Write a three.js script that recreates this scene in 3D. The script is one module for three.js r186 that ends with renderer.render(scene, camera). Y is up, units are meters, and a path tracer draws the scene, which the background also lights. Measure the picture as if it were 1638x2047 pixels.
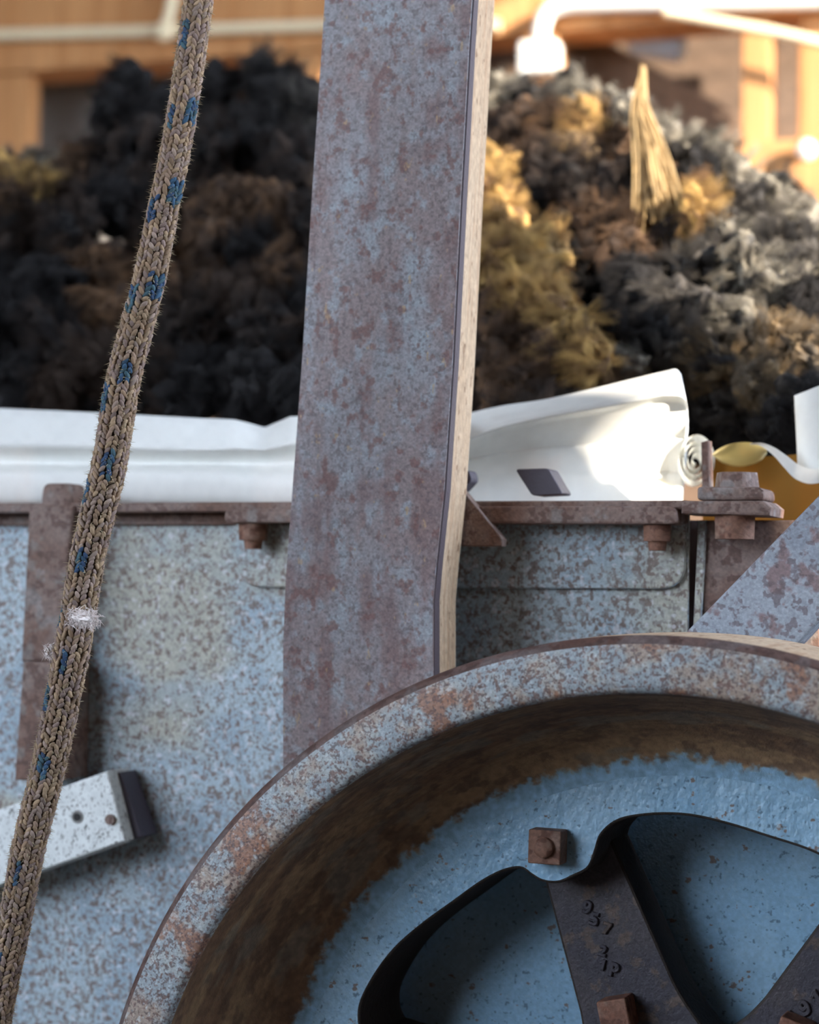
import * as THREE from 'three';
import { RoundedBoxGeometry } from 'three/addons/geometries/RoundedBoxGeometry.js';
import { mergeGeometries, mergeVertices } from 'three/addons/utils/BufferGeometryUtils.js';
import { ImprovedNoise } from 'three/addons/math/ImprovedNoise.js';
import { TextGeometry } from 'three/addons/geometries/TextGeometry.js';
import { FontLoader } from 'three/addons/loaders/FontLoader.js';

// ------------------------------------------------------------------ camera, sky, sun, exposure
const scene = new THREE.Scene();
const FPX = 4500, EYE = new THREE.Vector3(0.35, 1.35, 1.4);
const camera = new THREE.PerspectiveCamera(2 * Math.atan(1023.5 / FPX) * 180 / Math.PI, 1638 / 2047, 0.05, 200);
camera.position.copy(EYE);
camera.rotation.set(2 * Math.PI / 180, 20 * Math.PI / 180, 0.8 * Math.PI / 180, 'YXZ');
camera.updateMatrixWorld(true);
camera.focus = 1.56;
camera.userData.fStop = 5.0;

const renderer = new THREE.WebGLRenderer();
renderer.toneMapping = THREE.LinearToneMapping;
renderer.toneMappingExposure = 4.5;
renderer.shadowMap.enabled = true;

{ // clear sky: pale at the horizon, blue overhead, the same all round
  const W = 64, H = 64, d = new Float32Array(W * H * 4);
  for (let y = 0; y < H; y++) {
    const e = Math.max(0, ((y + 0.5) / H - 0.5) * 2), k = Math.pow(e, 0.6);
    for (let x = 0; x < W; x++) {
      const o = (y * W + x) * 4;
      d[o] = 0.92 * (1 - k) + 0.48 * k; d[o + 1] = 1.0 * (1 - k) + 0.70 * k; d[o + 2] = 1.10 * (1 - k) + 1.03 * k; d[o + 3] = 1;
    }
  }
  const t = new THREE.DataTexture(d, W, H, THREE.RGBAFormat, THREE.FloatType);
  t.mapping = THREE.EquirectangularReflectionMapping; t.magFilter = THREE.LinearFilter; t.needsUpdate = true;
  scene.background = t; scene.environment = t;
  scene.backgroundIntensity = 2.6; scene.environmentIntensity = 2.6;
}
const SUN = new THREE.Vector3(0.85, 0.27, 0.45).normalize();
const sun = new THREE.DirectionalLight(new THREE.Color().setRGB(1, 0.88, 0.72), 4.0);
sun.name = 'sun';
sun.target.position.set(0, 1.2, -0.5); sun.position.copy(SUN).multiplyScalar(12).add(sun.target.position);
sun.castShadow = true; sun.shadow.mapSize.set(2048, 2048);
Object.assign(sun.shadow.camera, { left: -6, right: 6, top: 6, bottom: -6, near: 0.5, far: 30 });
scene.add(sun, sun.target);

// ------------------------------------------------------------------ helpers
function rng(seed) { let s = seed | 0; return () => { s = (s + 0x6d2b79f5) | 0; let t = Math.imul(s ^ (s >>> 15), 1 | s); t = (t + Math.imul(t ^ (t >>> 7), 61 | t)) ^ t; return ((t ^ (t >>> 14)) >>> 0) / 4294967296; }; }
const V = (x, y, z) => new THREE.Vector3(x, y, z);
const CR = V(0, 0, 0), CU = V(0, 0, 0), CB = V(0, 0, 0);
camera.matrixWorld.extractBasis(CR, CU, CB);
// a point of the machine that lies in the plane z, measured on the photograph
function at(px, py, z) {
  const d = CB.clone().negate().addScaledVector(CR, (px - 819) / FPX).addScaledVector(CU, -(py - 1023.5) / FPX);
  return EYE.clone().addScaledVector(d, (z - EYE.z) / d.z);
}
const used = {};
function numbered(n) { const k = used[n] = (used[n] ?? -1) + 1; return k ? n + '_' + String(k).padStart(3, '0') : n; }
function tag(o, label, category, group, kind) {
  o.userData.label = label; if (category) o.userData.category = category;
  if (group) o.userData.group = group; if (kind) o.userData.kind = kind; return o;
}
function shade(o) { o.castShadow = true; o.receiveShadow = true; return o; }
function thing(name, label, category, group) { const g = new THREE.Group(); g.name = numbered(name); scene.add(g); return tag(g, label, category, group); }
function obj(name, geo, m, parent) {
  const g = Array.isArray(geo) ? mergeGeometries(geo.map((x) => clean(x))) : geo;
  const o = shade(new THREE.Mesh(g, m)); o.name = parent ? name : numbered(name); (parent ?? scene).add(o); return o;
}
function struct(name, geo, m, label) { const o = obj(name, geo, m); o.userData.kind = 'structure'; if (label) o.userData.label = label; return o; }
function clean(g) { let h = g.index ? g.toNonIndexed() : g; for (const k of Object.keys(h.attributes)) if (!['position', 'normal', 'uv', 'color'].includes(k)) h.deleteAttribute(k); return h; }
// uv in metres from the dominant axis of each face
function boxUV(g) {
  g = g.index ? g.toNonIndexed() : g;
  const p = g.attributes.position, n = p.count, uv = new Float32Array(n * 2), a = V(), b = V(), c = V();
  for (let i = 0; i < n; i += 3) {
    a.fromBufferAttribute(p, i); b.fromBufferAttribute(p, i + 1); c.fromBufferAttribute(p, i + 2);
    const N = b.clone().sub(a).cross(c.clone().sub(a)), x = Math.abs(N.x), y = Math.abs(N.y), z = Math.abs(N.z);
    [a, b, c].forEach((q, k) => { const o = (i + k) * 2; if (z >= x && z >= y) { uv[o] = q.x; uv[o + 1] = q.y; } else if (x >= y) { uv[o] = q.z + 0.37; uv[o + 1] = q.y; } else { uv[o] = q.x; uv[o + 1] = q.z + 0.61; } });
  }
  g.setAttribute('uv', new THREE.BufferAttribute(uv, 2));
  return g;
}
function box(x0, x1, y0, y1, z0, z1, r = 0.001) {
  const g = r > 0 ? new RoundedBoxGeometry(x1 - x0, y1 - y0, z1 - z0, 2, Math.min(r, (x1 - x0) / 2.1, (y1 - y0) / 2.1, (z1 - z0) / 2.1)) : new THREE.BoxGeometry(x1 - x0, y1 - y0, z1 - z0);
  g.translate((x0 + x1) / 2, (y0 + y1) / 2, (z0 + z1) / 2);
  return boxUV(g);
}
// an outline in the xy plane given thickness from zFront back to zBack, with rounded arrises
function prism(pts, zBack, zFront, bevel = 0.0015, seg = 2) {
  const s = pts instanceof THREE.Shape ? pts : new THREE.Shape(pts.map((p) => new THREE.Vector2(p.x, p.y)));
  const g = new THREE.ExtrudeGeometry(s, { depth: zFront - zBack - 2 * bevel, bevelEnabled: bevel > 0, bevelThickness: bevel, bevelSize: bevel, bevelOffset: -bevel, bevelSegments: seg, curveSegments: 10 });
  g.translate(0, 0, zBack + bevel);
  return boxUV(g);
}
function keepGroups(g) { const gr = g.groups.map((x) => ({ ...x })), h = boxUV(g); h.groups = gr; return h; }
function roundedOutline(pts, r) { // polygon with rounded corners
  const s = new THREE.Shape(), n = pts.length;
  for (let i = 0; i < n; i++) {
    const p = pts[i], a = pts[(i + n - 1) % n], b = pts[(i + 1) % n], ri = Array.isArray(r) ? r[i] : r;
    const u = V(a.x - p.x, a.y - p.y, 0).normalize().multiplyScalar(ri), w = V(b.x - p.x, b.y - p.y, 0).normalize().multiplyScalar(ri);
    if (i) s.lineTo(p.x + u.x, p.y + u.y); else s.moveTo(p.x + u.x, p.y + u.y);
    s.quadraticCurveTo(p.x, p.y, p.x + w.x, p.y + w.y);
  }
  s.closePath(); return s;
}
function tube(pts, r, seg = 60, rad = 10) { return new THREE.TubeGeometry(new THREE.CatmullRomCurve3(pts), seg, r, rad, false); }
function grid(nu, nv, f, uvScale) { // sheet from f(u, v) -> Vector3
  const p = [], uv = [], idx = [];
  for (let j = 0; j <= nv; j++) for (let i = 0; i <= nu; i++) { const q = f(i / nu, j / nv); p.push(q.x, q.y, q.z); uv.push(i / nu * uvScale[0], j / nv * uvScale[1]); }
  for (let j = 0; j < nv; j++) for (let i = 0; i < nu; i++) { const a = j * (nu + 1) + i, b = a + 1, c = a + nu + 1, d = c + 1; idx.push(a, b, d, a, d, c); }
  const g = new THREE.BufferGeometry();
  g.setAttribute('position', new THREE.Float32BufferAttribute(p, 3)); g.setAttribute('uv', new THREE.Float32BufferAttribute(uv, 2)); g.setIndex(idx); g.computeVertexNormals();
  return g;
}
const lerp = THREE.MathUtils.lerp, clamp = THREE.MathUtils.clamp, sstep = (a, b, x) => THREE.MathUtils.smoothstep(x, a, b);
function poly(tbl, x) { if (x <= tbl[0][0]) return tbl[0][1]; for (let i = 1; i < tbl.length; i++) if (x <= tbl[i][0]) return lerp(tbl[i - 1][1], tbl[i][1], (x - tbl[i - 1][0]) / (tbl[i][0] - tbl[i - 1][0])); return tbl[tbl.length - 1][1]; }
function smoothPoly(pts) { const c = new THREE.CatmullRomCurve3(pts.map((p) => V(p[0], p[1], p[2] ?? 0))); return (t) => c.getPoint(clamp(t, 0, 1)); }

// ------------------------------------------------------------------ procedural textures
const NV = (() => { const r = rng(7), a = new Float32Array(65536); for (let i = 0; i < 65536; i++) a[i] = r(); return a; })();
function vn(x, y, px, py, s) {
  const xi = Math.floor(x), yi = Math.floor(y); let fx = x - xi, fy = y - yi; fx = fx * fx * (3 - 2 * fx); fy = fy * fy * (3 - 2 * fy);
  const x0 = ((xi % px) + px) % px, x1 = (x0 + 1) % px, y0 = ((yi % py) + py) % py, y1 = (y0 + 1) % py;
  const h = (i, j) => NV[(Math.imul(i + s * 131, 7919) + Math.imul(j + s * 17, 104729) + Math.imul(i * 31 + s, j + 3)) & 65535];
  const a = h(x0, y0), b = h(x1, y0), c = h(x0, y1), d = h(x1, y1);
  return (a + (b - a) * fx) + ((c + (d - c) * fx) - (a + (b - a) * fx)) * fy;
}
function fbm(u, v, fx, fy, oct, s) { let t = 0, a = 0.5, n = 0; for (let i = 0; i < oct; i++) { t += a * vn(u * fx, v * fy, fx, fy, s + i); n += a; a *= 0.55; fx *= 2; fy *= 2; } return t / n; }
function texture(W, H, size, fn, color = true) {
  const d = new Uint8Array(W * H * 4);
  for (let y = 0; y < H; y++) for (let x = 0; x < W; x++) { const c = fn(x / W, y / H), o = (y * W + x) * 4; d[o] = clamp(c[0], 0, 255); d[o + 1] = clamp(c[1], 0, 255); d[o + 2] = clamp(c[2], 0, 255); d[o + 3] = 255; }
  const t = new THREE.DataTexture(d, W, H); t.wrapS = t.wrapT = THREE.RepeatWrapping; t.magFilter = THREE.LinearFilter; t.minFilter = THREE.LinearMipmapLinearFilter;
  if (color) t.colorSpace = THREE.SRGBColorSpace;
  t.repeat.set(1 / size[0], 1 / size[1]); t.needsUpdate = true; return t;
}
const mixc = (a, b, t) => [a[0] + (b[0] - a[0]) * t, a[1] + (b[1] - a[1]) * t, a[2] + (b[2] - a[2]) * t];
const mul = (a, k) => [a[0] * k, a[1] * k, a[2] * k];

// worn grey-blue paint over rust, vertical weathering (the upright)
const texBar = texture(640, 2048, [0.22, 0.70], (u, v) => {
  const mid = fbm(u, v, 14, 30, 4, 21), fine = fbm(u, v, 80, 250, 3, 31), fin2 = fbm(u, v, 150, 480, 2, 36), str = fbm(u, v, 14, 5, 4, 41);
  let c = mixc([130, 116, 116], [133, 131, 136], sstep(0.36, 0.66, fbm(u, v, 5, 9, 5, 11)));
  c = mixc(c, [142, 150, 158], 0.75 * sstep(0.52, 0.74, fbm(u, v, 22, 56, 5, 71)));
  c = mixc(c, [112, 86, 84], 0.65 * sstep(0.48, 0.68, mid * 0.5 + str * 0.5));
  c = mixc(c, [104, 68, 62], 0.65 * sstep(0.58, 0.74, fbm(u, v, 30, 80, 5, 61)));
  c = mixc(c, [84, 72, 74], 0.5 * sstep(0.54, 0.76, fine));
  c = mixc(c, [172, 140, 102], 0.6 * sstep(0.74, 0.84, fbm(u, v, 46, 70, 4, 81)));
  return mul(c, 0.84 + 0.32 * fin2);
});
// pale blue paint peppered with rust spots (the box side)
const texPanel = texture(1536, 1536, [0.46, 0.46], (u, v) => {
  const low = fbm(u, v, 4, 4, 4, 5), a = fbm(u, v, 190, 170, 2, 12), b = fbm(u, v, 130, 120, 3, 22), haze = fbm(u, v, 3, 4, 5, 33), f = fbm(u, v, 260, 260, 2, 42);
  let c = mixc([149, 167, 180], [166, 181, 189], sstep(0.4, 0.65, fbm(u, v, 12, 12, 4, 52)));
  c = mixc(c, [172, 166, 148], 0.8 * sstep(0.43, 0.64, haze));
  const den = 0.13 * (low - 0.5);
  c = mixc(c, [124, 118, 114], 0.7 * sstep(0.52 - den, 0.68 - den, a));
  c = mixc(c, [108, 90, 82], 0.75 * sstep(0.57 - den, 0.69 - den, b));
  c = mixc(c, [206, 208, 214], 0.6 * sstep(0.68, 0.78, fbm(u, v, 110, 110, 2, 62)));
  return mul(c, 0.88 + 0.24 * f);
});
// blue-grey paint with purple rust blots (diagonal brace)
const texBrace = texture(768, 768, [0.25, 0.25], (u, v) => {
  let c = mixc([136, 144, 156], [156, 164, 174], sstep(0.35, 0.65, fbm(u, v, 8, 8, 5, 91)));
  c = mixc(c, [120, 90, 88], 0.7 * sstep(0.54, 0.68, fbm(u, v, 16, 16, 5, 92)));
  c = mixc(c, [96, 84, 88], 0.6 * sstep(0.56, 0.70, fbm(u, v, 60, 60, 3, 93)));
  return mul(c, 0.88 + 0.24 * fbm(u, v, 160, 160, 2, 94));
});
// rim face: thin grey-green paint, orange rust bloom
const texRim = texture(2048, 512, [0.62, 0.155], (u, v) => {
  const big = fbm(u, v, 8, 2, 4, 15), mid = fbm(u, v, 48, 12, 4, 25), sp = fbm(u, v, 400, 100, 2, 35), sp2 = fbm(u, v, 240, 60, 3, 45), f = fbm(u, v, 480, 120, 2, 55);
  let c = mixc([150, 158, 162], [166, 170, 168], sstep(0.4, 0.6, mid));
  c = mixc(c, [160, 132, 112], 0.7 * sstep(0.46, 0.62, big * 0.6 + mid * 0.4));
  c = mixc(c, [150, 98, 72], 0.75 * sstep(0.57, 0.68, fbm(u, v, 26, 7, 5, 65)));
  c = mixc(c, [112, 84, 76], 0.75 * sstep(0.56, 0.68, sp2));
  c = mixc(c, [90, 76, 74], 0.65 * sstep(0.58, 0.70, sp));
  c = mixc(c, [190, 200, 204], 0.5 * sstep(0.62, 0.74, fbm(u, v, 200, 50, 3, 75)));
  return mul(c, 0.86 + 0.28 * f);
});
// inside of the rim: brown rust with drawn streaks, brushed blue paint ending in a ragged line near the web
const texInner = texture(2048, 256, [2.325, 0.15], (u, v) => {
  const a = fbm(u, v, 24, 12, 5, 16), b = fbm(u, v, 160, 16, 4, 26), f = fbm(u, v, 500, 40, 2, 36);
  let c = mixc([124, 94, 70], [156, 126, 94], sstep(0.35, 0.65, a));
  c = mixc(c, [92, 70, 56], 0.5 * sstep(0.50, 0.66, b));
  c = mixc(c, [132, 128, 118], 0.5 * sstep(0.56, 0.7, fbm(u, v, 40, 6, 4, 46)));
  const edge = 0.81 + 0.10 * (fbm(u, 0.3, 23, 2, 6, 56) - 0.5) + 0.10 * (fbm(u, v, 420, 28, 4, 66) - 0.5) + 0.05 * (fbm(u, v, 97, 6, 3, 67) - 0.5);
  c = mixc(c, [142, 178, 202], sstep(edge - 0.022, edge + 0.026, v));
  return mul(c, 0.84 + 0.3 * f);
});
const texWhite = texture(512, 512, [0.12, 0.12], (u, v) => {
  let c = mul([226, 230, 228], 0.92 + 0.12 * fbm(u, v, 20, 20, 4, 82));
  c = mixc(c, [120, 118, 116], 0.8 * sstep(0.64, 0.74, fbm(u, v, 90, 60, 3, 83)));
  return mixc(c, [64, 60, 58], 0.8 * sstep(0.72, 0.78, fbm(u, v, 50, 40, 4, 84)));
});
// plain brown rust with streaks along u
const texRust = texture(1024, 512, [0.5, 0.25], (u, v) => {
  const a = fbm(u, v, 8, 24, 5, 16), b = fbm(u, v, 40, 40, 4, 26), f = fbm(u, v, 180, 90, 2, 36);
  let c = mixc([104, 78, 62], [132, 102, 76], sstep(0.35, 0.65, a));
  c = mixc(c, [84, 64, 58], 0.7 * sstep(0.52, 0.64, b));
  c = mixc(c, [118, 116, 116], 0.45 * sstep(0.56, 0.7, fbm(u, v, 12, 12, 4, 46)));
  return mul(c, 0.85 + 0.3 * f);
});
// rusty brown iron with a trace of grey paint (rails, straps, nuts)
const texIron = texture(768, 768, [0.25, 0.25], (u, v) => {
  const a = fbm(u, v, 6, 6, 5, 17), b = fbm(u, v, 40, 40, 4, 27), f = fbm(u, v, 130, 130, 2, 37);
  let c = mixc([112, 84, 72], [126, 106, 98], sstep(0.38, 0.64, a));
  c = mixc(c, [88, 64, 56], 0.75 * sstep(0.52, 0.64, b));
  c = mixc(c, [138, 138, 138], 0.5 * sstep(0.60, 0.72, fbm(u, v, 14, 14, 4, 47)));
  return mul(c, 0.86 + 0.28 * f);
});
// brush-painted blue (web and plate behind it)
const texBlue = texture(1024, 1024, [0.4, 0.4], (u, v) => {
  const a = fbm(u, v, 6, 6, 4, 18), f = fbm(u, v, 160, 160, 2, 38);
  let c = mixc([134, 172, 197], [150, 184, 206], sstep(0.35, 0.65, a));
  c = mixc(c, [70, 92, 108], 0.6 * sstep(0.70, 0.78, fbm(u, v, 130, 130, 3, 28)));
  c = mixc(c, [116, 92, 80], 0.8 * sstep(0.745, 0.79, fbm(u, v, 44, 60, 4, 48)));
  c = mixc(c, [150, 182, 200], 0.5 * sstep(0.70, 0.78, fbm(u, v, 130, 130, 2, 58)));
  return mul(c, 0.93 + 0.14 * f);
});
const texCast = texture(512, 512, [0.2, 0.2], (u, v) => {
  const a = fbm(u, v, 5, 5, 4, 19), f = fbm(u, v, 110, 110, 3, 39);
  let c = mixc([54, 50, 58], [64, 58, 62], sstep(0.35, 0.65, a));
  c = mixc(c, [98, 78, 62], 0.6 * sstep(0.6, 0.72, fbm(u, v, 16, 16, 4, 29)));
  return mul(c, 0.8 + 0.4 * f);
});
const texWood = texture(512, 1024, [0.5, 1.2], (u, v) => {
  const g = fbm(u, v, 40, 3, 4, 20), k = fbm(u, v, 6, 3, 3, 30), f = fbm(u, v, 160, 20, 2, 40);
  let c = mixc([184, 128, 80], [202, 150, 100], k);
  c = mixc(c, [168, 112, 64], 0.6 * sstep(0.5, 0.7, g));
  return mul(c, 0.9 + 0.2 * f);
});
const texBatten = texture(256, 1024, [0.12, 0.5], (u, v) => {
  const g = fbm(u, v, 30, 8, 4, 62), k = fbm(u, v, 4, 6, 4, 63), f = fbm(u, v, 60, 120, 2, 64);
  let c = mixc([172, 142, 112], [190, 166, 140], k);
  c = mixc(c, [156, 118, 88], 0.5 * sstep(0.52, 0.72, g));
  c = mixc(c, [110, 80, 58], 0.6 * sstep(0.70, 0.80, fbm(u, v, 30, 60, 3, 65)));
  return mul(c, 0.9 + 0.2 * f);
});
const texBoard = texture(512, 512, [1, 1], (u, v) => {
  const g = fbm(u, v, 4, 60, 4, 23), k = fbm(u, v, 4, 4, 4, 32);
  return mul(mixc([96, 82, 72], [128, 104, 86], 0.5 * g + 0.5 * k), 0.85 + 0.3 * fbm(u, v, 60, 120, 2, 43));
});
const texConcrete = texture(512, 512, [2, 2], (u, v) => mul([98, 94, 88], 0.8 + 0.4 * fbm(u, v, 8, 8, 6, 24)));
const texEarth = texture(512, 512, [4, 4], (u, v) => mixc([150, 124, 84], [182, 158, 108], fbm(u, v, 8, 8, 6, 34)));
// woven sheeting: faint weave
const texCloth = texture(512, 512, [0.1, 0.1], (u, v) => {
  const w = 0.5 + 0.25 * Math.sin(u * 128 * Math.PI) + 0.25 * Math.sin(v * 128 * Math.PI);
  return mul([246, 247, 243], 0.95 + 0.05 * w + 0.05 * (fbm(u, v, 6, 6, 4, 44) - 0.5));
});
const bumpFine = texture(1024, 1024, [0.16, 0.16], (u, v) => { const h = 255 * (0.6 * fbm(u, v, 40, 40, 4, 14) + 0.4 * fbm(u, v, 130, 130, 3, 24)); return [h, h, h]; }, false);
const bumpPaint = texture(1024, 1024, [0.2, 0.2], (u, v) => { const h = 255 * (0.55 * fbm(u, v, 12, 12, 3, 54) + 0.45 * fbm(u, v, 56, 44, 3, 64)); return [h, h, h]; }, false);

const mat = (o) => new THREE.MeshStandardMaterial({ side: THREE.DoubleSide, ...o });
const M = {
  bar: mat({ map: texBar, roughness: 0.62, bumpMap: bumpFine, bumpScale: 0.0006, metalness: 0.0 }),
  panel: mat({ map: texPanel, roughness: 0.55, bumpMap: bumpFine, bumpScale: 0.0006 }),
  rim: mat({ map: texRim, roughness: 0.55, bumpMap: bumpFine, bumpScale: 0.0008 }),
  rust: mat({ map: texRust, roughness: 0.8, bumpMap: bumpFine, bumpScale: 0.001 }),
  iron: mat({ map: texIron, roughness: 0.7, bumpMap: bumpFine, bumpScale: 0.0008 }),
  blue: mat({ map: texBlue, roughness: 0.42, bumpMap: bumpPaint, bumpScale: 0.0022 }),
  cast: mat({ map: texCast, roughness: 0.6, bumpMap: bumpFine, bumpScale: 0.0007 }),
  darkIron: mat({ color: 0x4a4450, roughness: 0.55, bumpMap: bumpFine, bumpScale: 0.0006 }),
  whitePaint: mat({ map: texWhite, roughness: 0.5, bumpMap: bumpFine, bumpScale: 0.0003 }),
  inner: mat({ map: texInner, roughness: 0.75, bumpMap: bumpFine, bumpScale: 0.0008 }),
  blueFlat: mat({ map: texBlue, roughness: 0.45, bumpMap: bumpFine, bumpScale: 0.0004 }),
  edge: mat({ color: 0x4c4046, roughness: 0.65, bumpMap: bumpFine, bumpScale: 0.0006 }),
  castEdgeShaded: mat({ color: 0x2e2621, roughness: 0.8, bumpMap: bumpFine, bumpScale: 0.001 }),  // spoke and web sides: dark rust with shade painted in
  dusty: mat({ map: texBatten, roughness: 0.9, bumpMap: bumpFine, bumpScale: 0.0006 }),
  nut: mat({ map: texIron, color: new THREE.Color().setRGB(1.0, 0.72, 0.56), roughness: 0.75, bumpMap: bumpFine, bumpScale: 0.0008 }),
  rimEdge: mat({ map: texIron, color: new THREE.Color().setRGB(0.55, 0.47, 0.47), roughness: 0.7, bumpMap: bumpFine, bumpScale: 0.0008 }),
  brace: mat({ map: texBrace, roughness: 0.55, bumpMap: bumpFine, bumpScale: 0.0006 }),
  hole: mat({ color: 0x2c2a2a, roughness: 0.8 }),
  wood: mat({ map: texWood, roughness: 0.75 }),
  batten: mat({ map: texBatten, roughness: 0.85, bumpMap: bumpFine, bumpScale: 0.0008 }),
  board: mat({ map: texBoard, roughness: 0.9 }),
  concrete: mat({ map: texConcrete, roughness: 0.95 }),
  earth: mat({ map: texEarth, roughness: 1 }),
  greySheet: mat({ color: 0x8a8784, roughness: 0.7 }),
  plastic: mat({ color: 0xf2f2ee, roughness: 0.4 }),
  cable: mat({ color: 0xf0e2c2, roughness: 0.6 }),
  cloth: new THREE.MeshPhysicalMaterial({ map: texCloth, roughness: 0.9, transmission: 0.12, thickness: 0, side: THREE.DoubleSide }),
  yellowCloth: new THREE.MeshPhysicalMaterial({ color: 0xf0dc8c, roughness: 0.8, transmission: 0.4, thickness: 0, side: THREE.DoubleSide }),
  amber: new THREE.MeshPhysicalMaterial({ color: 0x96640a, roughness: 0.85, transmission: 0.25, thickness: 0, side: THREE.DoubleSide }),
};

// ------------------------------------------------------------------ the shed
const X0 = -3.4, X1 = 1.9, Z0 = -3.0, Z1 = 3.2, HT = 3.5, TH = 0.12;
struct('ground', boxUV(new THREE.BoxGeometry(60, 0.1, 60).translate(0, -0.17, 0)), M.earth);
struct('floor', box(X0, X1, -0.12, 0, Z0, Z1, 0), M.concrete);
struct('ceiling', box(X0 - 0.4, X1 + 0.4, HT, HT + TH, Z0 - 0.4, Z1 + 0.4, 0), M.board);
struct('wall_left', [box(X0 - TH, X0, -0.12, HT, Z0 - TH, 1.4, 0), box(X0 - TH, X0, -0.12, 1.6, 1.4, Z1 + TH, 0), box(X0 - TH, X0, 3.42, HT, 1.4, Z1 + TH, 0), box(X0 - TH, X0, 1.6, 3.42, 3.05, Z1 + TH, 0)], M.board);
struct('wall_back', box(X0, X1, -0.12, HT, Z0 - TH, Z0, 0), M.board);
const JAMB = 0.775;   // front edge of an unseen side opening, set to shape the sun on the cloth
struct('wall_right', [box(X1, X1 + TH, -0.12, HT, JAMB, Z1, 0), box(X1, X1 + TH, -0.12, HT, Z0, -2.5, 0), box(X1, X1 + TH, 3.4, HT, -2.5, JAMB, 0), box(X1, X1 + TH, -0.12, 1.7, -2.5, JAMB, 0), box(X1, X1 + TH, 1.7, 3.4, 0.565, 0.655, 0), box(X1, X1 + TH, 2.62, 3.4, 0.40, 0.565, 0), box(X1, X1 + TH, 2.22, 3.4, 0.655, JAMB, 0)], M.board);  // unseen post and panels added in the opening to cut the sun
// high window opening in the front wall, kept out of the sun by an added blocker
struct('wall_front', [box(-1.3, X1 + TH, -0.12, HT, Z1, Z1 + TH, 0), box(X0 - TH, -1.3, -0.12, 1.6, Z1, Z1 + TH, 0), box(X0 - TH, -1.3, 3.42, HT, Z1, Z1 + TH, 0), box(X0 - TH, -3.25, 1.6, 3.42, Z1, Z1 + TH, 0)], M.board);
struct('wall_sun_blocker', box(-0.4, -0.28, -0.12, 3.9, Z1 + TH, Z1 + 1.75, 0), M.board);  // unseen wall added outside to keep sun off the front window

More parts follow.
